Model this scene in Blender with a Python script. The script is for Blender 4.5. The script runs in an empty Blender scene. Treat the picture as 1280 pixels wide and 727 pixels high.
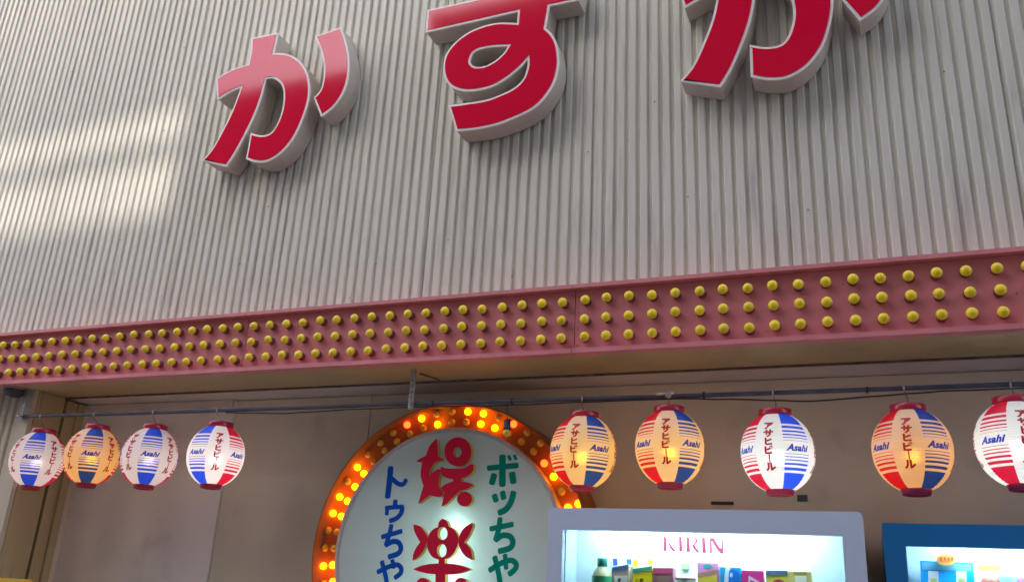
import bpy, bmesh, math, random
from mathutils import Vector, Matrix
from mathutils.geometry import tessellate_polygon
random.seed(7)
SC = bpy.context.scene
COL = SC.collection
PI = math.pi

# ---------------------------------------------------------------- camera
YAW, PITCH, ROLL, FOC = -0.395409, 0.341609, 0.055001, 1082.26
CZ = 1.55
cy_, sy_ = math.cos(YAW), math.sin(YAW)
cp_, sp_ = math.cos(PITCH), math.sin(PITCH)
FW = Vector((sy_*cp_, cy_*cp_, sp_))
RT0 = Vector((cy_, -sy_, 0)); UP0 = RT0.cross(FW)
RT = RT0*math.cos(ROLL) + UP0*math.sin(ROLL)
UP = -RT0*math.sin(ROLL) + UP0*math.cos(ROLL)
cam = bpy.data.cameras.new('camera'); camo = bpy.data.objects.new('camera', cam); COL.objects.link(camo)
M3 = Matrix((RT, UP, -FW)).transposed()
camo.matrix_world = Matrix.Translation((0, 0, CZ)) @ M3.to_4x4()
cam.sensor_width = 36; cam.lens = FOC/1280*36; cam.clip_end = 500; cam.clip_start = 0.05
SC.camera = camo

# ---------------------------------------------------------------- sky, sun, exposure
SUN = Vector((0.25, 0.85, -0.45)).normalized()          # the way sunlight travels
w = bpy.data.worlds.new('World'); SC.world = w; w.use_nodes = True
nt = w.node_tree; nt.nodes.clear()
sky = nt.nodes.new('ShaderNodeTexSky'); sky.sky_type = 'NISHITA'; sky.sun_disc = False
sky.sun_elevation = math.asin(-SUN.z); sky.sun_rotation = math.atan2(-SUN.x, -SUN.y)
sky.dust_density = 4.0; sky.air_density = 1.0
mx = nt.nodes.new('ShaderNodeMix'); mx.data_type = 'RGBA'; mx.inputs[0].default_value = 0.42
nt.links.new(sky.outputs[0], mx.inputs[6])
mx.inputs[7].default_value = (4.7, 4.75, 5.5, 1)          # thin bright cloud cover
bg = nt.nodes.new('ShaderNodeBackground'); bg.inputs[1].default_value = 0.15
nt.links.new(mx.outputs[2], bg.inputs[0])
wo = nt.nodes.new('ShaderNodeOutputWorld'); nt.links.new(bg.outputs[0], wo.inputs[0])
sl = bpy.data.lights.new('sun', 'SUN'); sl.energy = 0.52; sl.angle = math.radians(1.1); sl.color = (1, 0.93, 0.88)
so = bpy.data.objects.new('sun', sl); COL.objects.link(so); so.rotation_euler = SUN.to_track_quat('-Z', 'Y').to_euler()
so.location = (0, -4, 14)
SC.view_settings.view_transform = 'Standard'; SC.view_settings.look = 'None'
SC.view_settings.exposure = 2.15; SC.view_settings.gamma = 1.0

# ---------------------------------------------------------------- helpers
def at(x, y, Y):
    """where the line of sight through photo pixel (x, y) meets the upright plane at depth Y"""
    d = FW + RT*((x-640)/FOC) + UP*((363.5-y)/FOC)
    t = Y/d.y
    return Vector((d.x*t, Y, d.z*t + CZ))
def tag(o, label=None, cat=None, group=None, kind=None):
    if label: o['label'] = label
    if cat: o['category'] = cat
    if group: o['group'] = group
    if kind: o['kind'] = kind
    return o
def empty(name, loc, label, cat, group=None):
    o = bpy.data.objects.new(name, None); COL.objects.link(o); o.location = loc
    o.empty_display_size = 0.1
    bpy.context.view_layer.update()
    return tag(o, label, cat, group)
def link(name, me, mat=None, parent=None, kind=None, smooth=None):
    """link a world-space mesh under a thing"""
    if mat is not None and not me.materials:
        for m in (mat if isinstance(mat, (list, tuple)) else [mat]): me.materials.append(m)
    o = bpy.data.objects.new(name, me); COL.objects.link(o)
    if parent is not None:
        o.parent = parent
        r = parent
        off = Vector((0, 0, 0))
        while r is not None: off += r.location; r = r.parent
        o.location = -off
    if kind: o['kind'] = kind
    return o
class MB:
    def __init__(s): s.bm = bmesh.new()
    def box(s, x0, x1, y0, y1, z0, z1, mi=0):
        v = [s.bm.verts.new((x, y, z)) for x in (x0, x1) for y in (y0, y1) for z in (z0, z1)]
        for f in ((0,1,3,2),(4,6,7,5),(0,4,5,1),(2,3,7,6),(0,2,6,4),(1,5,7,3)):
            s.bm.faces.new([v[i] for i in f]).material_index = mi
        return s
    def bevel(s, w, seg=2):
        es = [e for e in s.bm.edges if len(e.link_faces) == 2 and e.calc_face_angle(0) > 0.5]
        bmesh.ops.bevel(s.bm, geom=es, offset=w, segments=seg, profile=0.5, affect='EDGES'); return s
    def tube(s, pts, r, n=8, cap=True, mi=0):
        pts = [Vector(p) for p in pts]; rings = []
        for i, p in enumerate(pts):
            a = pts[max(0, i-1)]; b = pts[min(len(pts)-1, i+1)]
            t = (b-a).normalized()
            u = t.cross(Vector((0, 0, 1)))
            if u.length < 0.2: u = t.cross(Vector((0, 1, 0)))
            u.normalize(); v = t.cross(u)
            rr = r[i] if isinstance(r, (list, tuple)) else r
            rings.append([s.bm.verts.new(p + u*rr*math.cos(2*PI*k/n) + v*rr*math.sin(2*PI*k/n)) for k in range(n)])
        for a, b in zip(rings, rings[1:]):
            for k in range(n):
                f = s.bm.faces.new((a[k], a[(k+1) % n], b[(k+1) % n], b[k])); f.smooth = True; f.material_index = mi
        if cap:
            for rg in (rings[0][::-1], rings[-1]):
                s.bm.faces.new(rg).material_index = mi
        return s
    def lathe(s, prof, c=(0, 0, 0), n=24, axis='Z', cap=False, mi=0, smooth=True):
        c = Vector(c); rings = []
        for r, h in prof:
            if axis == 'Z': rings.append([s.bm.verts.new(c + Vector((r*math.sin(2*PI*k/n), -r*math.cos(2*PI*k/n), h))) for k in range(n)])
            else: rings.append([s.bm.verts.new(c + Vector((r*math.cos(2*PI*k/n), h, r*math.sin(2*PI*k/n)))) for k in range(n)])
        for a, b in zip(rings, rings[1:]):
            for k in range(n):
                f = s.bm.faces.new((a[k], a[(k+1) % n], b[(k+1) % n], b[k])); f.smooth = smooth; f.material_index = mi
        if cap:
            s.bm.faces.new(rings[0][::-1]).material_index = mi; s.bm.faces.new(rings[-1]).material_index = mi
        return s
    def ball(s, c, r, u=12, v=8, mi=0, sy=1):
        m = Matrix.Translation(c) @ Matrix.Diagonal((1, sy, 1, 1))
        g = bmesh.ops.create_uvsphere(s.bm, u_segments=u, v_segments=v, radius=r, matrix=m)
        for vv in g['verts']:
            for f in vv.link_faces: f.smooth = True; f.material_index = mi
        return s
    def slab(s, outer, holes, y0, y1, front=True, sides=True, back=True, mi=0):
        """flat plate cut to an outline in the XZ plane; y0 faces the street"""
        polys = [outer] + list(holes)
        flat = [p for q in polys for p in q]
        tri = tessellate_polygon([[Vector((p[0], p[1], 0)) for p in q] for q in polys])
        vf = [s.bm.verts.new((p[0], y0, p[1])) for p in flat]
        vb = [s.bm.verts.new((p[0], y1, p[1])) for p in flat]
        for t in tri:
            try:
                if front: s.bm.faces.new([vf[i] for i in t]).material_index = mi
                if back: s.bm.faces.new([vb[i] for i in reversed(t)]).material_index = mi
            except ValueError: pass
        if sides:
            k = 0
            for q in polys:
                n = len(q)
                for i in range(n):
                    j = (i+1) % n
                    s.bm.faces.new((vf[k+i], vf[k+j], vb[k+j], vb[k+i])).material_index = mi
                k += n
        return s
    def mesh(s, name):
        bmesh.ops.recalc_face_normals(s.bm, faces=s.bm.faces[:])
        me = bpy.data.meshes.new(name); s.bm.to_mesh(me); s.bm.free(); return me
    def build(s, name, mat, parent=None, kind=None):
        return link(name, s.mesh(name), mat, parent, kind)

def area(p): return sum(p[i][0]*p[(i+1) % len(p)][1]-p[(i+1) % len(p)][0]*p[i][1] for i in range(len(p)))/2
def ccw(p): return p if area(p) > 0 else p[::-1]
def inset(p, d):
    """shrink a closed outline by d (grow with a negative d)"""
    p = ccw(p); n = len(p); out = []
    for i in range(n):
        a, b, c = Vector(p[i-1]), Vector(p[i]), Vector(p[(i+1) % n])
        e1 = (b-a).normalized(); e2 = (c-b).normalized()
        n1 = Vector((-e1.y, e1.x)); n2 = Vector((-e2.y, e2.x))
        m = n1+n2
        if m.length < 1e-4: m = n1
        m.normalize(); k = d/max(0.45, m.dot(n1))
        out.append(tuple(b+m*k))
    return out
def smooth_outline(pts, seg=5):
    """(x, y) are curve points, (x, y, 1) are sharp corners"""
    n = len(pts); out = []
    for i in range(n):
        p1, p2 = pts[i], pts[(i+1) % n]
        p0 = pts[i-1] if len(p1) == 2 else p1
        p3 = pts[(i+2) % n] if len(p2) == 2 else p2
        c1, c2 = len(p1) == 3, len(p2) == 3
        if c1 and c2: out.append(p1[:2]); continue
        for k in range(seg):
            t = k/seg
            out.append(tuple(0.5*((2*p1[j]) + (-p0[j]+p2[j])*t + (2*p0[j]-5*p1[j]+4*p2[j]-p3[j])*t*t + (-p0[j]+3*p1[j]-3*p2[j]+p3[j])*t**3) for j in (0, 1)))
    return out
def plane_pts(pts, s, ox, oy, Y):
    r = []
    for p in pts:
        q = at(ox+p[0]/s, oy+p[1]/s, Y); r.append((q.x, q.z))
    return r
def circle_pts(cx, cy, rx, ry=None, n=28):
    ry = ry or rx
    return [(cx+rx*math.cos(2*PI*k/n), cy+ry*math.sin(2*PI*k/n)) for k in range(n)]
def stroke_poly(pts, wd, n=5):
    """outline of one painted stroke with slightly rounded ends"""
    P = [Vector(p) for p in pts]
    if len(P) > 2:
        sm = []
        for i in range(len(P)-1):
            p0 = P[max(0, i-1)]; p1 = P[i]; p2 = P[i+1]; p3 = P[min(len(P)-1, i+2)]
            for k in range(5):
                t = k/5
                sm.append(0.5*((2*p1)+(-p0+p2)*t+(2*p0-5*p1+4*p2-p3)*t*t+(-p0+3*p1-3*p2+p3)*t**3))
        sm.append(P[-1]); P = sm
    L, Rr = [], []
    for i, p in enumerate(P):
        t = (P[min(len(P)-1, i+1)]-P[max(0, i-1)]).normalized(); nn = Vector((-t.y, t.x))
        L.append(p+nn*wd/2); Rr.append(p-nn*wd/2)
    t1 = (P[-1]-P[-2]).normalized(); t0 = (P[0]-P[1]).normalized()
    n1 = Vector((-t1.y, t1.x)); n0 = Vector((-t0.y, t0.x))
    c1 = [P[-1]+n1*wd/2*math.cos(a)+t1*wd*0.25*math.sin(a) for a in (0.6, 1.2, 1.9, 2.5)]
    c0 = [P[0]+n0*wd/2*math.cos(a)+t0*wd*0.25*math.sin(a) for a in (0.6, 1.2, 1.9, 2.5)]
    return [tuple(v) for v in L+c1+Rr[::-1]+c0]
def dup(o, parent=None, loc=None, name=None):
    c = o.copy(); COL.objects.link(c)
    if parent is not None: c.parent = parent
    if loc is not None: c.location = loc
    return c

# ---------------------------------------------------------------- materials
def mat(name, col, rough=0.5, metal=0.0, var=0.0, vscale=3.0, bump=0.0, bscale=60.0, dirt=0.0, dirtcol=(0.12, 0.09, 0.07), streak=False, spec=0.5, coat=0.0, stretch=(1, 1, 1), dirtpos=0.58):
    m = bpy.data.materials.new(name); m.use_nodes = True
    n = m.node_tree.nodes; l = m.node_tree.links; b = n['Principled BSDF']
    b.inputs['Base Color'].default_value = (*col, 1); b.inputs['Roughness'].default_value = rough
    b.inputs['Metallic'].default_value = metal; b.inputs['Specular IOR Level'].default_value = spec
    b.inputs['Coat Weight'].default_value = coat; b.inputs['Coat Roughness'].default_value = 0.08
    tc = n.new('ShaderNodeTexCoord'); geo = n.new('ShaderNodeNewGeometry')
    mp = n.new('ShaderNodeMapping'); mp.inputs['Scale'].default_value = stretch
    l.new(geo.outputs['Position'], mp.inputs[0])
    cur = None
    if var:
        nz = n.new('ShaderNodeTexNoise'); nz.inputs['Scale'].default_value = vscale; nz.inputs['Detail'].default_value = 6
        l.new(mp.outputs[0], nz.inputs['Vector'])
        mr = n.new('ShaderNodeMapRange'); mr.inputs[1].default_value = 0.3; mr.inputs[2].default_value = 0.7
        mr.inputs[3].default_value = 1-var; mr.inputs[4].default_value = 1+var
        l.new(nz.outputs[0], mr.inputs[0])
        vm = n.new('ShaderNodeVectorMath'); vm.operation = 'SCALE'; vm.inputs[0].default_value = col
        l.new(mr.outputs[0], vm.inputs[3]); cur = vm.outputs[0]
    if dirt:
        nz = n.new('ShaderNodeTexNoise'); nz.inputs['Scale'].default_value = 9 if streak else 5; nz.inputs['Detail'].default_value = 8
        mp2 = n.new('ShaderNodeMapping'); mp2.inputs['Scale'].default_value = (3, 3, 0.25) if streak else (1, 1, 1)
        l.new(geo.outputs['Position'], mp2.inputs[0]); l.new(mp2.outputs[0], nz.inputs['Vector'])
        mr = n.new('ShaderNodeMapRange'); mr.inputs[1].default_value = dirtpos; mr.inputs[2].default_value = dirtpos+0.2
        mr.inputs[3].default_value = 0; mr.inputs[4].default_value = dirt
        l.new(nz.outputs[0], mr.inputs[0])
        mc = n.new('ShaderNodeMix'); mc.data_type = 'RGBA'
        l.new(mr.outputs[0], mc.inputs[0])
        if cur: l.new(cur, mc.inputs[6])
        else: mc.inputs[6].default_value = (*col, 1)
        mc.inputs[7].default_value = (*dirtcol, 1); cur = mc.outputs[2]
    if cur: l.new(cur, b.inputs['Base Color'])
    if var:
        rr = n.new('ShaderNodeMapRange'); rr.inputs[3].default_value = max(0, rough-0.06); rr.inputs[4].default_value = min(1, rough+0.08)
        nz2 = n.new('ShaderNodeTexNoise'); nz2.inputs['Scale'].default_value = vscale*2.3
        l.new(mp.outputs[0], nz2.inputs['Vector']); l.new(nz2.outputs[0], rr.inputs[0]); l.new(rr.outputs[0], b.inputs['Roughness'])
    if bump:
        nb = n.new('ShaderNodeTexNoise'); nb.inputs['Scale'].default_value = bscale; nb.inputs['Detail'].default_value = 3
        l.new(mp.outputs[0], nb.inputs['Vector'])
        bp = n.new('ShaderNodeBump'); bp.inputs['Strength'].default_value = bump; bp.inputs['Distance'].default_value = 0.004
        l.new(nb.outputs[0], bp.inputs['Height']); l.new(bp.outputs[0], b.inputs['Normal'])
    return m
def emis(name, col, strength, base=(0.8, 0.8, 0.8)):
    m = bpy.data.materials.new(name); m.use_nodes = True
    b = m.node_tree.nodes['Principled BSDF']
    b.inputs['Base Color'].default_value = (*base, 1); b.inputs['Emission Color'].default_value = (*col, 1)
    b.inputs['Emission Strength'].default_value = strength
    return m
def paper(name, colnode_fn, trans=0.55, rough=0.6, see=0.0):
    """thin lit sheet: half of the light is scattered back, half goes through"""
    m = bpy.data.materials.new(name); m.use_nodes = True
    n = m.node_tree.nodes; l = m.node_tree.links; n.clear()
    d = n.new('ShaderNodeBsdfDiffuse'); t = n.new('ShaderNodeBsdfTranslucent'); g = n.new('ShaderNodeBsdfGlossy')
    g.inputs['Roughness'].default_value = 0.35
    m1 = n.new('ShaderNodeMixShader'); m1.inputs[0].default_value = trans
    m2 = n.new('ShaderNodeMixShader'); m2.inputs[0].default_value = 0.04
    o = n.new('ShaderNodeOutputMaterial')
    l.new(d.outputs[0], m1.inputs[1]); l.new(t.outputs[0], m1.inputs[2]); 
    rf = n.new('ShaderNodeBsdfRefraction'); rf.inputs['Roughness'].default_value = 0.52; rf.inputs['IOR'].default_value = 1.25
    m3 = n.new('ShaderNodeMixShader'); m3.inputs[0].default_value = see
    l.new(m1.outputs[0], m3.inputs[1]); l.new(rf.outputs[0], m3.inputs[2])
    l.new((m3 if see else m1).outputs[0], m2.inputs[1]); l.new(g.outputs[0], m2.inputs[2])
    l.new(m2.outputs[0], o.inputs[0])
    c = colnode_fn(n, l)
    if isinstance(c, tuple): d.inputs[0].default_value = (*c, 1); t.inputs[0].default_value = (*c, 1)
    else: l.new(c, d.inputs[0]); l.new(c, t.inputs[0])
    if isinstance(c, tuple): rf.inputs[0].default_value = (*c, 1)
    else: l.new(c, rf.inputs[0])
    return m

M = {}
M['clad'] = mat('coated_cladding', (0.70, 0.665, 0.56), 0.42, var=0.06, vscale=1.6, dirt=0.42, dirtcol=(0.26, 0.22, 0.19), streak=True, bump=0.25, bscale=12, stretch=(1, 1, 0.3), dirtpos=0.55)
M['clad_low'] = mat('cream_cladding', (0.58, 0.50, 0.37), 0.45, var=0.06, dirt=0.25, streak=True, dirtpos=0.6)
M['jamb'] = mat('cream_painted_steel', (0.50, 0.385, 0.195), 0.5, var=0.08, dirt=0.35, streak=True, dirtpos=0.58, bump=0.05)
M['joint'] = mat('rusty_joint', (0.16, 0.10, 0.07), 0.8, var=0.5, vscale=25, dirt=0.8, dirtcol=(0.05, 0.03, 0.02))
M['dark_gap'] = mat('dark_groove', (0.03, 0.027, 0.025), 0.8)
M['panel_l'] = mat('pale_panel_paint', (0.82, 0.75, 0.67), 0.55, var=0.09, vscale=1.5, dirt=0.25, bump=0.05)
M['panel_d'] = mat('taupe_panel_paint', (0.70, 0.605, 0.45), 0.55, var=0.10, vscale=1.5, dirt=0.25, bump=0.05)
M['ceil'] = mat('recess_ceiling_paint', (0.66, 0.58, 0.50), 0.7, var=0.1, dirt=0.2)
M['band'] = mat('faded_red_band_paint', (0.72, 0.22, 0.235), 0.42, var=0.14, vscale=5, dirt=0.35, dirtcol=(0.20, 0.06, 0.08), dirtpos=0.6, bump=0.04, bscale=12)
M['band_lip'] = mat('faded_red_lip_paint', (0.72, 0.235, 0.25), 0.42, var=0.12, vscale=8, dirt=0.4, dirtcol=(0.15, 0.07, 0.06), bump=0.04)
M['socket'] = mat('dark_lamp_socket', (0.22, 0.075, 0.08), 0.6)
M['bulb'] = mat('yellow_painted_glass', (0.92, 0.66, 0.012), 0.36, var=0.18, vscale=14, coat=0.1)
M['return'] = mat('letter_side_paint', (0.56, 0.50, 0.42), 0.5, var=0.08, vscale=4, dirt=0.3, dirtcol=(0.15, 0.12, 0.10), streak=True, bump=0.06)
M['trim'] = mat('white_letter_edge', (0.95, 0.86, 0.83), 0.35, var=0.05)
M['red'] = mat('glossy_red_acrylic', (0.74, 0.001, 0.034), 0.07, spec=0.36, bump=0.02, bscale=5)
M['red'].node_tree.nodes['Principled BSDF'].inputs['Specular Tint'].default_value = (0.85, 0.78, 1.0, 1)
M['screw'] = mat('rusty_screw', (0.07, 0.05, 0.04), 0.6, metal=0.4)
M['pipe'] = mat('blue_grey_steel_pipe', (0.10, 0.11, 0.15), 0.38, metal=0.35, var=0.25, vscale=20)
M['galv'] = mat('galvanised_steel', (0.42, 0.40, 0.39), 0.45, metal=0.6, var=0.2, vscale=40)
M['wire'] = mat('bright_wire', (0.55, 0.53, 0.5), 0.35, metal=0.7)
M['wire_dark'] = mat('dark_wire', (0.06, 0.05, 0.045), 0.5)
M['cable'] = mat('black_cable', (0.03, 0.028, 0.026), 0.6)
M['cap'] = mat('lantern_cap_red', (0.50, 0.010, 0.045), 0.32, var=0.1, coat=0.3)
M['ring'] = mat('orange_ring_paint', (0.42, 0.105, 0.008), 0.45, var=0.12, vscale=8, dirt=0.3, dirtcol=(0.25, 0.12, 0.03))
M['rim'] = mat('pale_drum_rim', (0.62, 0.50, 0.44), 0.45, var=0.06, dirt=0.3, dirtpos=0.55)
M['sred'] = mat('sign_red_face', (0.78, 0.006, 0.05), 0.6, spec=0.2, var=0.05)
M['syel'] = mat('sign_yellow_side', (0.75, 0.50, 0.08), 0.5, var=0.05)
M['sblue'] = mat('sign_blue_paint', (0.003, 0.09, 0.50), 0.8, spec=0.15, var=0.08, vscale=20)
M['sgreen'] = mat('sign_green_paint', (0.001, 0.30, 0.20), 0.8, spec=0.15, var=0.08, vscale=20)
M['bulb_off'] = mat('amber_lamp_unlit', (0.85, 0.52, 0.05), 0.25, coat=0.3)
M['bulb_on'] = emis('amber_lamp_lit', (1.0, 0.31, 0.0), 2.0, (0.8, 0.5, 0.1))
M['bulb_dim'] = emis('amber_lamp_glowing_orange', (1.0, 0.10, 0.01), 0.9, (0.8, 0.3, 0.1))
M['vm_white'] = mat('vending_white_enamel', (0.57, 0.62, 0.74), 0.35, var=0.03, bump=0.02, coat=0.15)
M['vm_blue'] = mat('vending_blue_enamel', (0.005, 0.15, 0.38), 0.35, var=0.06, coat=0.2)
M['vm_in'] = mat('vending_display_lining', (0.56, 0.66, 0.72), 0.5)
M['vm_dark'] = mat('vending_dark_plastic', (0.04, 0.04, 0.045), 0.5)
M['kirin'] = mat('magenta_red_print', (0.17, 0.001, 0.036), 0.7)
M['tube'] = emis('fluorescent_tube', (0.66, 0.95, 1.0), 11.0)
M['tube2'] = emis('fluorescent_tube_dim', (0.66, 0.98, 0.95), 8.5)
M['yellow'] = mat('yellow_board', (0.75, 0.42, 0.02), 0.5, var=0.05)
M['asphalt'] = mat('asphalt', (0.05, 0.05, 0.05), 0.9, var=0.25, vscale=30, bump=0.5, bscale=200)
M['pave'] = mat('concrete_paving', (0.40, 0.375, 0.35), 0.85, var=0.12, vscale=8, bump=0.3, bscale=90)
M['opp'] = mat('opposite_render', (0.12, 0.105, 0.10), 0.8, var=0.1, vscale=1)
M['opp_glass'] = mat('opposite_window_glass', (0.03, 0.035, 0.04), 0.08)
M['roof'] = mat('roof_felt', (0.09, 0.09, 0.09), 0.9, var=0.1)

# ---------------------------------------------------------------- ground
g = MB().box(-150, 150, -150, 150, -0.4, 0.0).build('ground', M['asphalt']); g['kind'] = 'structure'
g = MB().box(-60, 60, 1.45, 3.02, 0.004, 0.13).bevel(0.01, 1).build('pavement', M['pave']); g['kind'] = 'structure'
g = MB().box(-60, 60, -4.6, -3.4, 0.004, 0.13).bevel(0.01, 1).build('pavement', M['pave']); g['kind'] = 'structure'

# ---------------------------------------------------------------- shopfront building
YW = 3.08                       # crest of the ribs
shop = empty('shopfront_building', (-1.7, 3.3, 0), 'shop building clad in tall grey ribbed metal sheets above an open recess', 'building')
PITCHR = 0.0475
def clad_mesh(nr, z0, z1, pitch=PITCHR, dep=0.0125, crest=0.52, slope=0.10):
    bm = bmesh.new(); prof = [(0, dep)]
    x = 0
    for i in range(nr):
        j = random.uniform(-0.0006, 0.0006)
        d = dep+random.uniform(-0.0008, 0.0008)
        prof += [(x+pitch*0.19, d), (x+pitch*(0.19+slope)+j, 0), (x+pitch*(0.19+slope+crest)+j, 0), (x+pitch*(0.19+2*slope+crest), d)]
        x += pitch
    prof.append((x+0.004, dep-0.001))
    lo = [bm.verts.new((a, b, z0)) for a, b in prof]; hi = [bm.verts.new((a, b, z1)) for a, b in prof]
    for i in range(len(prof)-1): bm.faces.new((lo[i], lo[i+1], hi[i+1], hi[i]))
    es = [e for e in bm.edges if len(e.link_faces) == 2]
    bmesh.ops.bevel(bm, geom=es, offset=0.0016, segments=2, profile=0.5, affect='EDGES')
    bmesh.ops.recalc_face_normals(bm, faces=bm.faces[:])
    r = bmesh.ops.extrude_face_region(bm, geom=bm.faces[:])
    for v in r['geom']:
        if isinstance(v, bmesh.types.BMVert): v.co.y += 0.002
    for f in bm.faces: f.smooth = False
    me = bpy.data.meshes.new('cladding_sheet'); bm.to_mesh(me); bm.free(); return me
NR = 16
SW = PITCHR*NR
cm = [clad_mesh(NR, 2.66, 6.4) for _ in range(3)]
for m_ in cm: m_.materials.append(M['clad'])
x = -3.235-SW*5
k = 0
while x < 2.2:
    o = bpy.data.objects.new('cladding_sheet', cm[k % 3]); COL.objects.link(o); o.parent = shop
    o.location = (x+1.7, YW-3.3+(0.0035 if k % 2 else 0), 0)
    k += 1; x += SW
XR = x
XL = -3.235-SW*5
cl = clad_mesh(NR, 0.13, 2.43, pitch=0.052); cl.materials.append(M['clad_low'])
for i, xx in enumerate((-3.925-0.832, -3.925-2*0.832, -3.925-3*0.832)):
    o = bpy.data.objects.new('cladding_sheet', cl); COL.objects.link(o); o.parent = shop; o.location = (xx+1.7, YW-3.3+0.004, 0)
MB().box(-3.925, -3.852, YW-0.004, YW+0.02, 0.13, 2.428).bevel(0.003, 1).build('corner_trim', M['clad_low'], shop)
# opening: jamb, groove, inner frame ribs
MB().box(-3.87, -3.85, YW+0.022, 3.262, 0.13, 2.418).build('jamb', M['jamb'], shop)
MB().box(-3.90, -3.872, 3.264, 3.284, 0.13, 2.418).build('shutter_groove', M['dark_gap'], shop)
MB().box(-3.89, -3.858, 3.286, 3.325, 0.13, 2.41).bevel(0.003, 1).build('shutter_rail', M['jamb'], shop)
MB().box(-3.895, -3.875, 3.327, 3.365, 0.13, 2.41).build('shutter_rail', M['jamb'], shop)
MB().box(-3.885, -3.862, 3.367, 3.41, 0.13, 2.41).bevel(0.003, 1).build('shutter_rail', M['jamb'], shop)
MB().box(-3.90, -3.88, 3.412, 3.458, 0.13, 2.41).build('inner_post', M['panel_d'], shop)
MB().box(-4.1, 1.75, 2.985, 3.255, 2.42, 2.44).build('soffit_panel', M['jamb'], shop)
MB().box(-4.1, 1.75, 3.257, 3.272, 2.414, 2.44).build('rusty_joint', M['joint'], shop)
MB().box(-4.1, 1.75, 3.273, 3.284, 2.424, 2.44).build('shutter_slot', M['dark_gap'], shop)
MB().box(-4.1, 1.75, 3.285, 3.60, 2.422, 2.44).build('recess_ceiling', M['ceil'], shop)
MB().box(-4.0, -2.912, 3.455, 3.50, 0.13, 2.418).build('back_panel', M['panel_l'], shop)
MB().box(-2.909, -2.13, 3.464, 3.50, 0.13, 2.418).build('back_panel', M['panel_d'], shop)
MB().box(-2.128, 1.75, 3.467, 3.50, 0.13, 2.418).build('back_panel', M['panel_d'], shop)
MB().box(-4.0, -2.914, 3.435, 3.454, 2.385, 2.4185).build('cornice_strip', M['ceil'], shop)
MB().box(1.75, 1.80, 3.10, 3.48, 0.13, 2.44).build('jamb', M['jamb'], shop)
MB().box(1.80, XR, 3.09, 3.12, 0.13, 2.43).build('side_wall', M['clad_low'], shop)
MB().box(XL, XR, 3.51, 9.0, 0.0, 6.38).build('wall', M['opp'], shop)
MB().box(XL, XR, 3.10, 3.505, 2.66, 6.39).build('wall_core', M['opp'], shop)
MB().box(XL-0.05, XR+0.05, 3.02, 9.05, 6.41, 6.62).build('parapet', M['clad'], shop)
MB().box(-6.55, -4.02, 3.12, 3.505, 0.0, 2.44).build('side_wall', M['opp'], shop)
# fixings on the cladding
b = MB()
for (px, py) in ((335, 258), (205, 163), (818, 127), (860, 246), (437, 372), (470, 330), (560, 300), (1010, 262), (735, 190), (230, 60), (150, 300), (1180, 90), (640, 345), (300, 330), (90, 90)):
    p = at(px, py, YW-0.001); b.ball(p, 0.003, 6, 4)
b.build('screw_heads', M['screw'], shop, 'stuff')
# things on the back wall
for (px, py, ww, hh) in ((903, 628.5, 0.085, 0.012), (1003, 622, 0.036, 0.022), (969, 613, 0.012, 0.012)):
    p = at(px, py, 3.465)
    o = MB().box(p.x-ww/2, p.x+ww/2, 3.459, 3.468, p.z-hh/2, p.z+hh/2).bevel(0.002, 1).build('vent_slot', M['vm_dark'], shop)

# ---------------------------------------------------------------- lamp-studded band
band = empty('bulb_fascia_band', (-1.7, 2.95, 2.42), 'long faded red metal fascia band studded with three rows of yellow bulbs', 'sign')
seams = [-5.56, -4.03, -2.50, -0.975, 0.55, 2.08]
YB = 2.972
for a, c in zip(seams, seams[1:]):
    ww = c-a-0.003
    MB().box(a, a+ww, YB, 2.99, 2.436, 2.672).build('band_panel', M['band'], band)
    MB().box(a, a+ww, 2.938, 3.07, 2.673, 2.688).bevel(0.0025, 1).build('top_flange', M['band_lip'], band)
    MB().box(a, a+ww, 2.938, 2.984, 2.4185, 2.435).bevel(0.003, 1).build('bottom_flange', M['band_lip'], band)
b = MB()
for s_ in seams[1:-1]:
    for dz in (2.455, 2.52, 2.585, 2.65):
        for dx in (-0.012, 0.012): b.ball((s_+dx, YB-0.0005, dz+random.uniform(-0.003, 0.003)), 0.0022, 6, 4)
for _ in range(26):
    b.ball((random.uniform(-4.2, 0.7), YB-0.0003, random.uniform(2.45, 2.66)), random.uniform(0.0012, 0.0024), 6, 4)
b.build('band_screws', M['screw'], band, 'stuff')
XS = [-3.99, -3.906, -3.824, -3.739, -3.652, -3.567, -3.481, -3.393, -3.308, -3.22, -3.135, -3.046, -2.963, -2.876, -2.791, -2.709, -2.618, -2.535, -2.448, -2.361, -2.276, -2.19, -2.107, -2.02, -1.935, -1.853, -1.767, -1.683, -1.6, -1.516, -1.433, -1.351, -1.266, -1.184, -1.102, -1.02, -0.929, -0.846, -0.761, -0.676, -0.59, -0.503, -0.42, -0.334, -0.25, -0.164, -0.077, 0.01, 0.095, 0.182, 0.265, 0.353, 0.44]
XS = [XS[0]-0.0855*i for i in range(7, 0, -1)]+XS+[XS[-1]+0.0855*i for i in range(1, 6)]
bm_ = MB().ball((0, 0, 0), 0.0184, 16, 10, sy=0.8).mesh('bulb'); bm_.materials.append(M['bulb'])
sm_ = MB().lathe([(0.001, -0.002), (0.0125, -0.002), (0.014, 0.004), (0.0165, 0.027)], n=12, axis='Y').mesh('socket'); sm_.materials.append(M['socket'])
for zi, z in enumerate((2.623, 2.551, 2.479)):
    for x in XS:
        o = bpy.data.objects.new('bulb', bm_); COL.objects.link(o); o.parent = band
        jx, jz = random.gauss(0, 0.0013), random.gauss(0, 0.0016)
        o.location = (x+1.7+jx, 2.944-2.95, z-2.42+jz)
        o.rotation_euler = (random.uniform(-.15, .15), 0, random.uniform(-.15, .15))
        s_ = bpy.data.objects.new('socket', sm_); COL.objects.link(s_); s_.parent = o

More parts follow.
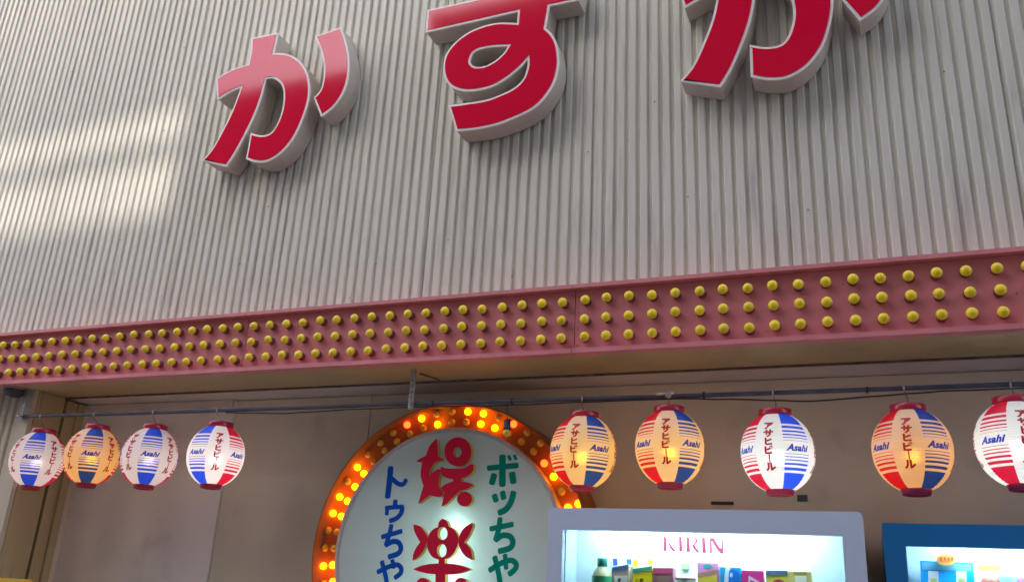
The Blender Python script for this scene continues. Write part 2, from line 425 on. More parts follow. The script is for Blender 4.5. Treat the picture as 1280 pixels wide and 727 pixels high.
# ---------------------------------------------------------------- channel letters
YF = 2.97
KA1 = [(313,93,1),(423,70,1),(405,155,1),(440,155),(480,165),(515,190),(540,230),(551,275),(552,325),(542,375),(522,432),(495,490),(460,540),(420,578),(375,602),(330,604),(290,592,1),(310,483,1),(345,493),(380,490),(405,470),(430,420),(443,370),(445,320),(436,285),(415,265),(395,258),(373,262,1),(355,330),(330,400),(295,475),(250,560),(208,623,1),(110,598,1),(150,550),(190,480),(230,400),(255,335),(268,298,1),(225,315),(172,348,1),(167,260,1),(210,233),(250,215),(300,200,1),(310,150)]
KA2 = [(573,85,1),(683,47,1),(700,100),(713,160),(715,220),(706,280),(685,330),(650,378),(600,417,1),(570,338,1),(597,308),(610,255),(610,200),(600,150)]
SU = [(125,47,1),(555,-46,1),(560,-140,1),(690,-168,1),(684,-73,1),(828,-104,1),(812,2,1),(680,30,1),(670,90),(663,130,1),(690,155),(712,195),(722,250),(722,300),(705,370),(670,430),(620,485),(550,525),(450,565),(350,588),(255,597,1),(220,480,1),(300,470),(390,455),(460,430),(520,400),(560,360),(578,310),(580,272,1),(550,305),(490,355),(420,395),(350,413),(290,415),(240,400),(210,370),(197,320),(205,260),(245,200),(310,150),(380,120),(450,105),(532,107,1),(537,55,1),(117,150,1)]
SUH = [(320,272),(335,241),(372,223),(430,214),(493,212,1),(470,245),(430,280),(385,302),(345,305),(324,292)]
def letter(name, label, group, polys, loc_x=0):
    allp = [p for o, hs in polys for p in o]
    cx = sum(p[0] for p in allp)/len(allp)+loc_x; zc = min(p[1] for p in allp)
    root = empty(name, (cx, 3.075, zc), label, 'sign letter', group)
    for o, hs in polys:
        o = [(p[0]+loc_x, p[1]) for p in ccw(o)]; hs = [[(p[0]+loc_x, p[1]) for p in ccw(h)][::-1] for h in hs]
        b = MB()
        oi = inset(o, 0.0025); hi = [inset(h[::-1], -0.0025)[::-1] for h in hs]
        b.slab(oi, hi, YF+0.006, 3.074, front=True, sides=True, back=True); b.build('letter_return', M['return'], root)
        MB().slab(o, hs, YF-0.002, YF+0.006).build('letter_edge', M['trim'], root)
        fi = inset(o, 0.0105); fh = [inset(h[::-1], -0.0095)[::-1] for h in hs]
        MB().slab(fi, fh, YF-0.0045, YF-0.001).build('letter_face', M['red'], root)
    return root
ka = [(plane_pts(smooth_outline(KA1), 3.304, 220, 20, YF), []), (plane_pts(smooth_outline(KA2), 3.304, 220, 20, YF), [])]
letter('sign_letter', 'leftmost big red hiragana letter, whole in view, pink sheen on its upper half', 'red letters on the ribbed wall', ka)
su = [(plane_pts(smooth_outline(SU), 3.635, 500, 0, YF), [plane_pts(smooth_outline(SUH), 3.635, 500, 0, YF)])]
letter('sign_letter', 'middle big red hiragana letter with a small looped eye, top cut off', 'red letters on the ribbed wall', su)
letter('sign_letter', 'rightmost big red hiragana letter, only its lower strokes in view at the top edge', 'red letters on the ribbed wall', ka, 2.381)

# ---------------------------------------------------------------- round illuminated sign
SX, SZ = -1.5965, 1.708
sign = empty('round_lamp_sign', (SX, 3.44, SZ-0.6), 'big round illuminated sign ringed with amber bulbs behind the white vending machine', 'sign')
ring_prof = [(0.50, 3.325), (0.603, 3.325), (0.604, 3.252), (0.607, 3.248), (0.611, 3.252), (0.611, 3.46), (0.50, 3.46)]
MB().lathe(ring_prof, (SX, 0, SZ), n=128, axis='Y').build('bulb_ring', M['ring'], sign)
# drum: opaque side wall with a pale rim, milk-white face, tubes inside
MB().lathe([(0.494, 3.277), (0.494, 3.270), (0.509, 3.268), (0.511, 3.272), (0.511, 3.3245), (0.504, 3.3245), (0.504, 3.279)], (SX, 0, SZ), n=128, axis='Y').build('drum_rim', M['rim'], sign)
M['milk'] = paper('milk_white_acrylic', lambda n, l: (0.80, 0.84, 0.82), 0.42)
disc = circle_pts(SX, SZ, 0.4985, n=96)
MB().slab(disc, [], 3.2745, 3.2775).build('sign_face', M['milk'], sign)
M['drum_in'] = mat('drum_lining', (0.45, 0.5, 0.5), 0.8)
MB().slab(circle_pts(SX, SZ, 0.50, n=64), [], 3.43, 3.438).build('drum_back', M['drum_in'], sign)
for zz in (1.745,):
    p = at(575, 640, 3.30)
    MB().tube([(p.x, 3.330, 1.30), (p.x, 3.330, p.z-0.01)], 0.014, 12).build('fluorescent_tube', M['tube2'], sign)
lit_o = {78, 85, 106, 142, 157, 164, 186, 20, 13, 200, 207, 222, 258, 265, 301, 337}
dim_o = {114, 64}
lit_i = {35, 71, 78, 99, 142, 150, 157, 164, 186, 20, 193, 215, 236, 279, 315}
dim_i = {42}
def bmesh_ball(m):
    me = MB().ball((0, 0, 0), 0.0152, 14, 10).mesh('ring_bulb'); me.materials.append(m); return me
RB = {'off': bmesh_ball(M['bulb_off']), 'on': bmesh_ball(M['bulb_on']), 'dim': bmesh_ball(M['bulb_dim'])}
for r_, lit, dim in ((0.5878, lit_o, dim_o), (0.541, lit_i, dim_i)):
    r_ = 0.5855 if r_ > 0.56 else 0.5405
    for k in range(50):
        a = 6.3+7.2*k
        key = 'on' if any(abs(a-v) < 2.5 for v in lit) else ('dim' if any(abs(a-v) < 2.5 for v in dim) else 'off')
        o = bpy.data.objects.new('ring_bulb', RB[key]); COL.objects.link(o); o.parent = sign
        o.location = (r_*math.cos(math.radians(a)), 3.302-3.44, r_*math.sin(math.radians(a))+0.6)
# lettering on the drum
YS = 3.246
def raised(name, outs, holes, s, ox, oy):
    o = plane_pts(outs, s, ox, oy, YS); hs = [plane_pts(h, s, ox, oy, YS) for h in holes]
    o = ccw(o); hs = [ccw(h)[::-1] for h in hs]
    MB().slab(o, hs, YS, YS+0.003).build(name, M['sred'], sign)
    MB().slab(inset(o, 0.0008), [inset(h[::-1], -0.0008)[::-1] for h in hs], YS+0.0032, 3.2742).build('letter_side', M['syel'], sign)
G1 = [(330,55,1),(270,120),(235,210,1),(185,235),(150,255,1),(160,268),(205,262,1),(192,320),(188,400),(213,485,1),(190,560),(165,645,1),(215,610),(270,568,1),(320,582),(380,582,1),(385,545),(345,488,1),(352,420),(368,330,1),(320,345),(262,395,1),(268,350),(300,290),(345,258),(405,245,1),(370,232),(340,208,1),(342,130)]
raised('kanji_stroke', smooth_outline(G1), [], 7.267, 500, 540)
raised('kanji_stroke', circle_pts(525, 175, 122, 132), [circle_pts(520, 178, 40, 46)], 7.267, 500, 540)
G2 = [(370,308,1),(420,325),(500,328),(580,322),(635,290),(668,290,1),(660,350),(610,395),(558,412,1),(550,442,1),(620,455),(672,475,1),(600,512),(540,525,1),(490,575),(430,640),(378,672,1),(390,610),(405,545,1),(368,502,1),(410,470),(478,445,1),(485,425,1),(430,415),(385,390),(368,350)]
raised('kanji_stroke', smooth_outline(G2), [], 7.267, 500, 540)
raised('kanji_stroke', circle_pts(585, 603, 67, 68), [], 7.267, 500, 540)
R1 = [(440,65,1),(482,82),(508,145,1),(560,175),(598,240),(602,320),(575,400),(525,460),(465,488,1),(465,530,1),(560,535),(650,555),(740,590,1),(640,628),(540,645),(472,645,1),(470,900,1),(370,900,1),(370,645,1),(280,635),(200,615),(135,592,1),(220,555),(320,535),(402,530,1),(405,492,1),(340,465),(297,400),(283,320),(300,235),(345,175),(395,150,1),(408,95)]
raised('kanji_stroke', smooth_outline(R1), [circle_pts(442, 218, 54, 68), circle_pts(434, 396, 52, 70)], 8.36, 500, 640)
raised('kanji_stroke', smooth_outline([(140,122,1),(200,140),(250,190),(283,255),(270,320),(240,400),(190,460),(130,500,1),(140,430),(170,365),(210,308,1),(170,240),(145,180)]), [], 8.36, 500, 640)
raised('kanji_stroke', smooth_outline([(755,105,1),(755,145),(735,200),(705,262),(668,310,1),(712,350),(745,410),(755,495,1),(690,460),(640,400),(612,320),(622,235),(670,160)]), [], 8.36, 500, 640)
raised('kanji_stroke', circle_pts(238, 748, 66, 68), [], 8.36, 500, 640)
raised('kanji_stroke', circle_pts(635, 748, 66, 68), [], 8.36, 500, 640)
def strokes(name, lst, s, ox, oy, m):
    for char in lst:
        b = MB()
        for i, (pts, wd) in enumerate(char):
            P = plane_pts(pts, s, ox, oy, 3.274)
            b.slab(ccw(stroke_poly(P, wd/s*0.0041)), [], 3.2728-0.0003*i, 3.2742)
        b.build(name, m, sign)
strokes('blue_character', [
    [([(178,65),(170,150),(160,235)],30), ([(185,128),(222,158),(250,160),(267,135)],22)],
    [([(205,256),(203,282)],24), ([(158,292),(155,335)],20), ([(150,297),(245,290)],20), ([(243,288),(240,322),(215,355),(175,372)],22)],
    [([(128,465),(240,432)],22), ([(182,398),(170,450),(150,512)],22), ([(150,512),(190,492),(222,497),(237,527),(222,560),(168,580)],24)],
    [([(103,668),(160,640),(212,625),(238,645),(234,675),(203,700)],22), ([(127,608),(148,690),(165,790)],22), ([(187,600),(197,642)],20)]], 4.63, 450, 570, M['sblue'])
strokes('green_character', [
    [([(88,107),(247,92)],24), ([(166,42),(165,200)],30), ([(121,143),(108,190)],28), ([(218,135),(225,184)],28), ([(200,42),(209,62)],14), ([(231,38),(240,58)],14)],
    [([(121,255),(132,285)],24), ([(166,237),(173,271)],24), ([(226,238),(212,290),(185,330),(148,350)],26)],
    [([(101,437),(221,412)],22), ([(153,380),(145,440),(128,497)],23), ([(128,497),(165,473),(205,477),(222,505),(208,540),(148,558)],24)],
    [([(96,662),(150,627),(210,607),(240,627),(234,655),(203,682)],23), ([(124,590),(145,680),(160,780)],23), ([(180,578),(186,652)],20)]], 4.35, 590, 560, M['sgreen'])

# ---------------------------------------------------------------- pipe rack
YP = 3.06
pA, pB = at(25, 520, YP), at(1265, 480, YP)
zp = lambda x: pA.z+(pB.z-pA.z)*(x-pA.x)/(pB.x-pA.x)
rack = empty('lantern_pipe_rack', (-1.7, YP, 2.28), 'long grey steel pipe hung on perforated straps under the soffit', 'pipe rail')
x0, x1 = pA.x, 1.55
b = MB(); b.tube([(x0+(x1-x0)*i/40, YP, zp(x0+(x1-x0)*i/40)-0.0035*math.sin(PI*((x0+(x1-x0)*i/40+3.9) % 2.2)/2.2)) for i in range(41)], 0.0082, 12)
b.build('pipe', M['pipe'], rack)
MB().tube([(x0-0.012, YP, zp(x0)), (x0+0.012, YP, zp(x0))], 0.0125, 12).build('pipe_end', M['galv'], rack)
xj = at(541, 500, YP).x
MB().tube([(xj-0.003, YP, zp(xj)-.003), (xj+0.004, YP, zp(xj)-.003)], 0.0125, 12).build('pipe_joint', M['wire_dark'], rack)
for xb in (at(518, 480, YP).x, pA.x+0.025, 0.95):
    b = MB(); z0, z1 = zp(xb)-0.022, 2.4195; ys0, ys1 = YP-0.016, YP-0.013; hw = 0.012
    n = 7; st = (z1-z0)/n
    b.box(xb-hw, xb-hw*0.42, ys0, ys1, z0, z1); b.box(xb+hw*0.42, xb+hw, ys0, ys1, z0, z1)
    for i in range(n):
        b.box(xb-hw*0.419, xb+hw*0.419, ys0+0.0002, ys1-0.0002, z0+st*i, z0+st*i+st*0.66)
    b.build('perforated_strap', M['galv'], rack)
    MB().tube([(xb, YP-0.018, zp(xb)-0.003), (xb, YP-0.024, zp(xb)-0.003)], 0.006, 6).build('bolt', M['galv'], rack)
xb = at(520, 470, YP).x
MB().tube([(xb+0.01, YP+0.01, 2.405), (xb+0.075, YP+0.07, 2.39)], 0.004, 6).build('stay_rod', M['joint'], rack)
p = at(832, 495, YP)
b = MB(); b.tube([(p.x-0.03, YP-0.012, zp(p.x)+0.003), (p.x+0.03, YP-0.012, zp(p.x)+0.005)], 0.0055, 8)
b.lathe([(0.011, -0.006), (0.0135, -0.006), (0.0135, 0.006), (0.011, 0.006)], (p.x+0.012, YP, zp(p.x)-0.002), 12, 'Z'); b.box(p.x+0.008, p.x+0.02, YP-0.02, YP-0.012, zp(p.x)-0.012, zp(p.x)+0.016)
b.build('pipe_clamp', M['wire'], rack)
for px in (640, 880, 1085):
    xc = at(px, 500, YP).x
    MB().tube([(xc-0.004, YP, zp(xc)-.003), (xc+0.004, YP, zp(xc)-.003)], 0.0115, 12).build('cable_tie', M['cable'], rack)
# cable sagging along the pipe
tx = [(-2.62, 0), (-2.3, -0.012), (-2.0, -0.003), (-1.7, 0), (-1.35, -0.006), (-1.0, -0.002), (-0.6, 0), (-0.35, -0.012), (-0.15, -0.024), (0.05, -0.012), (0.25, -0.002), (0.6, 0)]
pts = []
for i in range(len(tx)-1):
    for k in range(4):
        t = k/4; pts.append((tx[i][0]*(1-t)+tx[i+1][0]*t, YP-0.004, zp(tx[i][0]*(1-t)+tx[i+1][0]*t)-0.014+tx[i][1]*(1-t)+tx[i+1][1]*t+random.uniform(-0.001, 0.001)))
cb = MB().tube(pts, 0.003, 6).build('power_cable', M['cable']); tag(cb, 'thin black cable tied along the underside of the steel pipe', 'cable')
# loose socket and bulb on a wire
p = at(634, 530, YP)
hb = empty('hanging_bulb', (p.x, YP, p.z-0.06), 'small unlit bulb in a dark socket dangling before the round sign', 'light bulb')
MB().tube([(p.x-0.004, YP, zp(p.x)-0.008), (p.x-0.002, YP, p.z+0.04), (p.x, YP, p.z+0.018)], 0.0014, 5).build('wire', M['wire_dark'], hb)
MB().lathe([(0.004, 0.02), (0.013, 0.018), (0.014, -0.012), (0.016, -0.018), (0.013, -0.02)], p, 14).build('socket', M['vm_dark'], hb)
MB().ball((p.x, YP, p.z-0.032), 0.0155, 14, 10).build('bulb', M['bulb_off'], hb)

# ---------------------------------------------------------------- lanterns
LH, LR = 0.250, 0.1215                  # shell height and radius
EA = LH/2/math.sqrt(1-(0.40)**2)
def lr(z): return LR*(max(0.0, 1-abs(z/EA)**2.05))**0.5
def stripes(n, l, col):
    tc = n.new('ShaderNodeTexCoord'); sx = n.new('ShaderNodeSeparateXYZ'); l.new(tc.outputs['Object'], sx.inputs[0])
    ab = n.new('ShaderNodeMath'); ab.operation = 'ABSOLUTE'; l.new(sx.outputs[2], ab.inputs[0])
    dv = n.new('ShaderNodeMath'); dv.operation = 'DIVIDE'; dv.inputs[1].default_value = LH/2; l.new(ab.outputs[0], dv.inputs[0])
    cr = n.new('ShaderNodeValToRGB'); cr.color_ramp.interpolation = 'CONSTANT'; l.new(dv.outputs[0], cr.inputs[0])
    white = (0.80, 0.76, 0.72, 1); c = (*col, 1)
    iv = [(0.165, 0.178), (0.235, 0.258), (0.312, 0.347), (0.402, 0.452), (0.508, 0.580), (0.640, 2)]
    els = cr.color_ramp.elements
    els[0].position = 0; els[0].color = white; els[1].position = iv[0][0]; els[1].color = c
    e = els.new(iv[0][1]); e.color = white
    for a, b_ in iv[1:]:
        e = els.new(a); e.color = c
        if b_ < 1: e = els.new(b_); e.color = white
    # thin white margin down both sides of each gore is left to the geometry
    return cr.outputs[0]
M['lw'] = paper('lantern_white_vinyl', lambda n, l: (0.80, 0.76, 0.72), see=0.03)
M['lb'] = paper('lantern_blue_striped_vinyl', lambda n, l: stripes(n, l, (0.020, 0.085, 0.74)), see=0.03)
M['lr'] = paper('lantern_red_striped_vinyl', lambda n, l: stripes(n, l, (0.65, 0.012, 0.04)), see=0.03)
M['ink_r'] = paper('lantern_dark_red_ink', lambda n, l: (0.50, 0.010, 0.025), 0.35)
M['ink_b'] = paper('lantern_blue_ink', lambda n, l: (0.012, 0.06, 0.60), 0.3)
def lantern_shell():
    bm = bmesh.new(); NS = 96; NR_ = 96; rings = []
    for i in range(NR_+1):
        z = -LH/2+LH*i/NR_
        ph = i % 3
        r = lr(z)-(0.0022 if ph == 0 else 0.0)
        rings.append([bm.verts.new((r*math.sin(2*PI*k/NS-PI/8), -r*math.cos(2*PI*k/NS-PI/8), z)) for k in range(NS)])
    for a, b in zip(rings, rings[1:]):
        for k in range(NS):
            f = bm.faces.new((a[k], a[(k+1) % NS], b[(k+1) % NS], b[k])); f.smooth = True
            gore = (k*8//NS) % 4; f.material_index = (0, 1, 0, 2)[gore]
    me = bpy.data.meshes.new('lantern_shell'); bm.to_mesh(me); bm.free()
    for m_ in (M['lw'], M['lb'], M['lr']): me.materials.append(m_)
    return me
def text_mesh(body, size, off, shear=0.0, width=1.0):
    c = bpy.data.curves.new('t', 'FONT'); c.body = body; c.size = size; c.offset = off; c.shear = shear
    c.align_x = 'CENTER'; c.align_y = 'CENTER'; c.resolution_u = 3; c.space_character = 1.06
    o = bpy.data.objects.new('t', c); COL.objects.link(o); bpy.context.view_layer.update()
    me = bpy.data.meshes.new_from_object(o.evaluated_get(bpy.context.evaluated_depsgraph_get()))
    bpy.data.objects.remove(o); 
    bm = bmesh.new(); bm.from_mesh(me)
    xs = [v.co.x for v in bm.verts]; ys = [v.co.y for v in bm.verts]
    mx_, my_ = (min(xs)+max(xs))/2, (min(ys)+max(ys))/2
    for v in bm.verts: v.co.x = (v.co.x-mx_)*width; v.co.y -= my_
    bmesh.ops.triangulate(bm, faces=bm.faces[:])
    return bm
def wrap(bm, az, dx=0.0, dz=0.0):
    """bend flat lettering round the shell at azimuth az (degrees)"""
    for _ in range(2):
        es = [e for e in bm.edges if e.calc_length() > 0.008]
        if es: bmesh.ops.subdivide_edges(bm, edges=es, cuts=1); bmesh.ops.triangulate(bm, faces=bm.faces[:])
    for v in bm.verts:
        u, z = v.co.x+dx, v.co.y+dz
        r = lr(z)+0.0009; a = math.radians(az)+u/r
        v.co = Vector((r*math.sin(a), -r*math.cos(a), z))
        
def join_bms(bms, name, m):
    out = bmesh.new()
    for b in bms:
        me = bpy.data.meshes.new('x'); b.to_mesh(me); b.free(); out.from_mesh(me); bpy.data.meshes.remove(me)
    me = bpy.data.meshes.new(name); out.to_mesh(me); out.free(); me.materials.append(m); return me
def kata_mesh(az):
    bms = []
    chars = 'アサヒビ|ル'; zs = [0.073, 0.046, 0.019, -0.009, -0.036, -0.062]
    for ch, z in zip(chars, zs):
        if ch == '|':
            b = bmesh.new(); vs = [b.verts.new(c) for c in ((-0.0019, -0.0125, 0), (0.0019, -0.0125, 0), (0.0019, 0.0125, 0), (-0.0019, 0.0125, 0))]; b.faces.new(vs)
            bmesh.ops.subdivide_edges(b, edges=b.edges[:], cuts=2, use_grid_fill=True); bmesh.ops.triangulate(b, faces=b.faces[:])
        else: b = text_mesh(ch, 0.0285, 0.0016, width=1.15)
        wrap(b, az, 0, z); bms.append(b)
    return join_bms(bms, 'katakana_lettering', M['ink_r'])
def logo_mesh(az):
    b = text_mesh('Asahi', 0.0300, 0.0013, 0.38, 1.05); wrap(b, az, 0, -0.001)
    return join_bms([b], 'logo_lettering', M['ink_b'])
shell_me = lantern_shell()
kata_me = [kata_mesh(90*i) for i in range(4)]; logo_me = [logo_mesh(45+90*i) for i in range(4)]
b = MB(); b.lathe([(0.046, LH/2-0.004), (0.054, LH/2-0.003), (0.056, LH/2+0.004), (0.054, LH/2+0.012), (0.0555, LH/2+0.02), (0.048, LH/2+0.021), (0.046, LH/2+0.004)], n=48); capt = b.mesh('cap'); capt.materials.append(M['cap'])
b = MB(); b.lathe([(0.046, -LH/2+0.003), (0.045, -LH/2-0.005), (0.042, -LH/2-0.017), (0.036, -LH/2-0.018), (0.036, -LH/2)], n=48); capb = b.mesh('cap'); capb.materials.append(M['cap'])
bt = MB().tube([(-0.05, 0, LH/2+0.019), (-0.02, 0, LH/2+0.024), (0.02, 0, LH/2+0.024), (0.05, 0, LH/2+0.019)], 0.0016, 6).mesh('bail_wire'); bt.materials.append(M['wire_dark'])
def ring_of(r, z, n): pass
bulb_mats = {'cool': emis('lantern_lamp_cool_white', (0.88, 0.97, 0.92), 13), 'white': emis('lantern_lamp_white', (1.0, 0.93, 0.88), 12),
             'warm': emis('lantern_lamp_amber', (1.0, 0.52, 0.015), 11), 'orange': emis('lantern_lamp_orange', (1.0, 0.44, 0.01), 9.5),
             'soft': emis('lantern_lamp_soft', (1.0, 0.84, 0.78), 7.5)}
bulb_me = {}
for k_, m_ in bulb_mats.items():
    me = MB().ball((0, 0, -0.018), 0.020, 14, 10).mesh('lamp_bulb'); me.materials.append(m_); bulb_me[k_] = me
sock_me = MB().tube([(0, 0, LH/2+0.022), (0, 0, 0.05), (0, 0, -0.002)], [0.003, 0.012, 0.014], 10).mesh('lamp_socket'); sock_me.materials.append(M['vm_in'])
# px of hook, px/py of middle, gore turned to us, its offset, lamp, label
LN = [(58, 47, 573, 1, -13, 'soft', 'leftmost paper lantern, faintly lit, with its blue gore facing out'),
      (124, 115, 569, 1, -4, 'orange', 'orange glowing lantern second from the left, blue gore facing out'),
      (197, 187, 570, 1, 0, 'soft', 'cream white lantern third from the left beside the orange one'),
      (276, 270, 568, 2, 2, 'white', 'bright white lantern between the left group and the round sign'),
      (729, 729, 563, 0, -16, 'warm', 'amber lantern overlapping the bulb ring of the round sign'),
      (837, 837, 558, 0, -6, 'warm', 'amber lantern hanging under the bright pipe clamp'),
      (967, 972, 564, 0, -13, 'cool', 'cool white lantern above the right part of the white vending machine'),
      (1131, 1140, 561, 0, -5, 'orange', 'orange lantern above the left corner of the blue vending machine'),
      (1265, 1272, 553, 0, 12, 'cool', 'rightmost lantern cut off by the picture edge, brightly lit from inside')]
for (hx, lx, ly, gore, off, lamp, label) in LN:
    c = at(lx, ly, YP)
    cz = c.z-0.004
    hk = at(hx, 500, YP).x
    L = empty('paper_lantern', (c.x, YP, cz), label, 'lantern', 'beer lanterns along the pipe')
    phi = math.atan2(-c.x, YP)+math.radians(off-45*gore)
    L.rotation_euler = (random.uniform(-0.015, 0.015), random.uniform(-0.015, 0.015), phi)
    def ch(name, me):
        o = bpy.data.objects.new(name, me); COL.objects.link(o); o.parent = L; return o
    ch('shell', shell_me)
    for i in range(4):
        ch('katakana_lettering', kata_me[i]); ch('logo_lettering', logo_me[i])
    ch('cap', capt); ch('cap', capb); ch('bail_wire', bt)
    ch('lamp_bulb', bulb_me[lamp]); ch('lamp_socket', sock_me)
    # hook: over the pipe, then down to the wire of the lantern
    zt = zp(hk)-0.002
    pts = [(hk, YP+0.014, zt-0.006)]+[(hk, YP+0.0155*math.cos(a), zt+0.0155*math.sin(a)) for a in [0.2+i*0.45 for i in range(7)]]
    bb = MB().tube([Vector(q) for q in pts]+[Vector((hk, YP-0.0155, zt-0.014))], 0.0029, 6)
    me = bb.mesh('hook'); me.materials.append(M['wire'])
    h = link('hook', me); h.parent = L; h.matrix_parent_inverse = (Matrix.Translation(L.location) @ L.rotation_euler.to_matrix().to_4x4()).inverted()
    q0 = Vector((hk, YP-0.0155, zt-0.012)); q1 = Vector((c.x, YP, cz+LH/2+0.024)); mid = (q0+q1)/2+Vector((0.006*(1 if hx != lx else 0.1), -0.002, -0.004))
    me = MB().tube([q0, mid, q1], 0.0012, 5).mesh('hook_wire'); me.materials.append(M['wire_dark'])
    h = link('hook_wire', me); h.parent = L; h.matrix_parent_inverse = (Matrix.Translation(L.location) @ L.rotation_euler.to_matrix().to_4x4()).inverted()

# ---------------------------------------------------------------- vending machines
def glassmat():
    m = bpy.data.materials.new('display_glass'); m.use_nodes = True; n = m.node_tree.nodes; l = m.node_tree.links; n.clear()
    t = n.new('ShaderNodeBsdfTransparent'); gl = n.new('ShaderNodeBsdfGlossy'); gl.inputs['Roughness'].default_value = 0.02
    fr = n.new('ShaderNodeFresnel'); fr.inputs[0].default_value = 1.4; mxs = n.new('ShaderNodeMixShader'); o = n.new('ShaderNodeOutputMaterial')
    l.new(fr.outputs[0], mxs.inputs[0]); l.new(t.outputs[0], mxs.inputs[1]); l.new(gl.outputs[0], mxs.inputs[2]); l.new(mxs.outputs[0], o.inputs[0])
    return m
M['glass'] = glassmat()
def vending(x0, x1, z1, wx0, wx1, wz1, m, label, tube_in, YV=2.80):
    root = empty('vending_machine', ((x0+x1)/2, YV, 0.134), label, 'vending machine')
    wz0 = 1.02; D = 0.62
    b = MB(); c_ = 0.016                       # front frame in one piece, top corners rounded
    o = [(x0, 0.18), (x1, 0.18)]+[(x1-c_+c_*math.cos(a), z1-c_+c_*math.sin(a)) for a in (0, .4, .8, 1.2, PI/2)]+[(x0+c_*0.3-c_*0.3*math.sin(a), z1-c_*0.3+c_*0.3*math.cos(a)) for a in (0, .8, PI/2)]
    b.slab(o, [[(wx0, wz0), (wx0, wz1), (wx1, wz1), (wx1, wz0)]], YV, YV+0.03); b.bevel(0.002, 2)
    b.build('front_frame', m, root)
    b = MB()
    b.box(x0+0.002, wx0-0.002, YV+0.0305, YV+D, 0.182, z1-0.006); b.box(wx1+0.002, x1-0.002, YV+0.0305, YV+D, 0.182, z1-0.006)
    b.box(wx0-0.0018, wx1+0.0018, YV+0.0307, YV+D-0.001, wz1+0.038, z1-0.0064)
    b.box(wx0-0.0018, wx1+0.0018, YV+0.0307, YV+D-0.001, 0.1824, wz0-0.002)
    b.box(wx0-0.0018, wx1+0.0018, YV+0.16, YV+D-0.002, wz0-0.0018, wz1+0.0378)
    b.build('cabinet', m, root)
    # lining
    b = MB()
    b.box(wx0+0.001, wx1-0.001, YV+0.150, YV+0.158, wz0+0.001, wz1+0.036)
    b.box(wx0-0.0012, wx0+0.004, YV+0.031, YV+0.149, wz0+0.001, wz1+0.036)
    b.box(wx1-0.004, wx1+0.0012, YV+0.031, YV+0.149, wz0+0.001, wz1+0.036)
    b.box(wx0+0.0042, wx1-0.0042, YV+0.031, YV+0.149, wz1+0.0362, wz1+0.0372)
    b.build('display_lining', M['vm_in'], root)
    MB().box(wx0+0.008, wx1-0.008, YV+0.05, YV+0.149, 1.478, 1.486).build('display_shelf', M['vm_in'], root)
    MB().box(wx0+0.008, wx1-0.008, YV+0.05, YV+0.149, 1.24, 1.248).build('display_shelf', M['vm_in'], root)
    MB().box(wx0+0.0008, wx1-0.0008, YV+0.006, YV+0.010, wz0+0.002, wz1-0.0005).build('window_pane', M['glass'], root)
    MB().tube([(wx0+tube_in, YV+0.042, wz1+0.0235), (wx1-tube_in, YV+0.042, wz1+0.0225)], 0.010, 12).build('fluorescent_tube', M['tube'], root)
    # control side: coin panel, delivery flap, feet
    MB().box(x1-0.24, x1-0.06, YV-0.008, YV-0.0006, 0.72, 0.98).bevel(0.004, 1).build('coin_panel', M['vm_dark'], root)
    MB().box(x0+0.16, x1-0.30, YV-0.010, YV-0.0006, 0.32, 0.52).bevel(0.006, 1).build('delivery_flap', M['vm_dark'], root)
    for fx in (x0+0.06, x1-0.06):
        MB().box(fx-0.03, fx+0.03, YV+0.03, YV+0.09, 0.131, 0.1798).build('foot', M['vm_dark'], root)
    return root
v1 = vending(-0.993, -0.018, 1.846, -0.942, -0.076, 1.776, M['vm_white'], 'white framed vending machine with a brightly lit window, below the amber lanterns', 0.10)
v2 = vending(0.031, 1.03, 1.815, 0.087, 0.975, 1.752, M['vm_blue'], 'dark blue vending machine at the lower right corner', 0.10)
# brand lettering printed on the lit back panel
K = [[(232,165),(258,200),(268,378),(232,378)], [(322,238),(308,275),(345,320),(400,382),(365,380),(325,335),(298,275)], [(455,180),(482,183),(497,385),(460,385)],
     [(563,185),(592,185),(606,388),(565,388)], [(665,186),(700,195),(716,230),(706,265),(668,302),(655,298),(690,262),(697,228),(685,203)], [(655,298),(680,310),(710,355),(745,400),(715,398),(675,355),(645,308)],
     [(790,195),(822,195),(838,402),(798,402)], [(906,198),(920,205),(925,407),(908,407)], [(912,198),(955,200),(1000,280),(1040,345),(1072,352),(1092,412),(1060,412),(1020,372),(965,285)], [(1074,215),(1083,215),(1092,412),(1074,352)]]
b = MB()
for i, k_ in enumerate(K):
    b.slab(inset(plane_pts(k_, 11.64, 810, 655, 2.948), -0.0012), [], 2.9475-0.0002*i, 2.9495)
b.build('header_lettering', M['kirin'], v1)

def flat(root, pts, Y, m, name, th=0.0012):
    P = ccw(plane_pts(pts, 1, 0, 0, Y)); MB().slab(P, [], Y, Y+th).build(name, m, root)
PC = {}
def pc(c):
    if c not in PC: PC[c] = mat('pack_print_%d' % len(PC), c, 0.4)
    return PC[c]
def pack(x0, x1, yt, Y, body, label, cat, top=None, slant=0, patches=(), name='drink_carton', neck=None):
    """a carton on the display shelf; patches are printed shapes in photo pixels"""
    a = at(x0, yt, Y); c_ = at(x1, yt, Y); zt = a.z; zb = 1.4868
    root = empty(name, ((a.x+c_.x)/2, Y+0.02, zb), label, cat, 'drinks on the display shelf')
    b = MB()
    dz = slant*0.0027
    o = [(a.x, zb), (c_.x, zb), (c_.x, zt), (a.x, zt-dz)]
    b.slab(ccw(o), [], Y, Y+0.045).bevel(0.0012, 1); b.build('body', pc(body), root)
    for i, (nm, pts, col) in enumerate(patches): flat(root, pts, Y-0.0012-0.0004*i, pc(col), nm, 0.0009)
    return root
Yd = 2.86
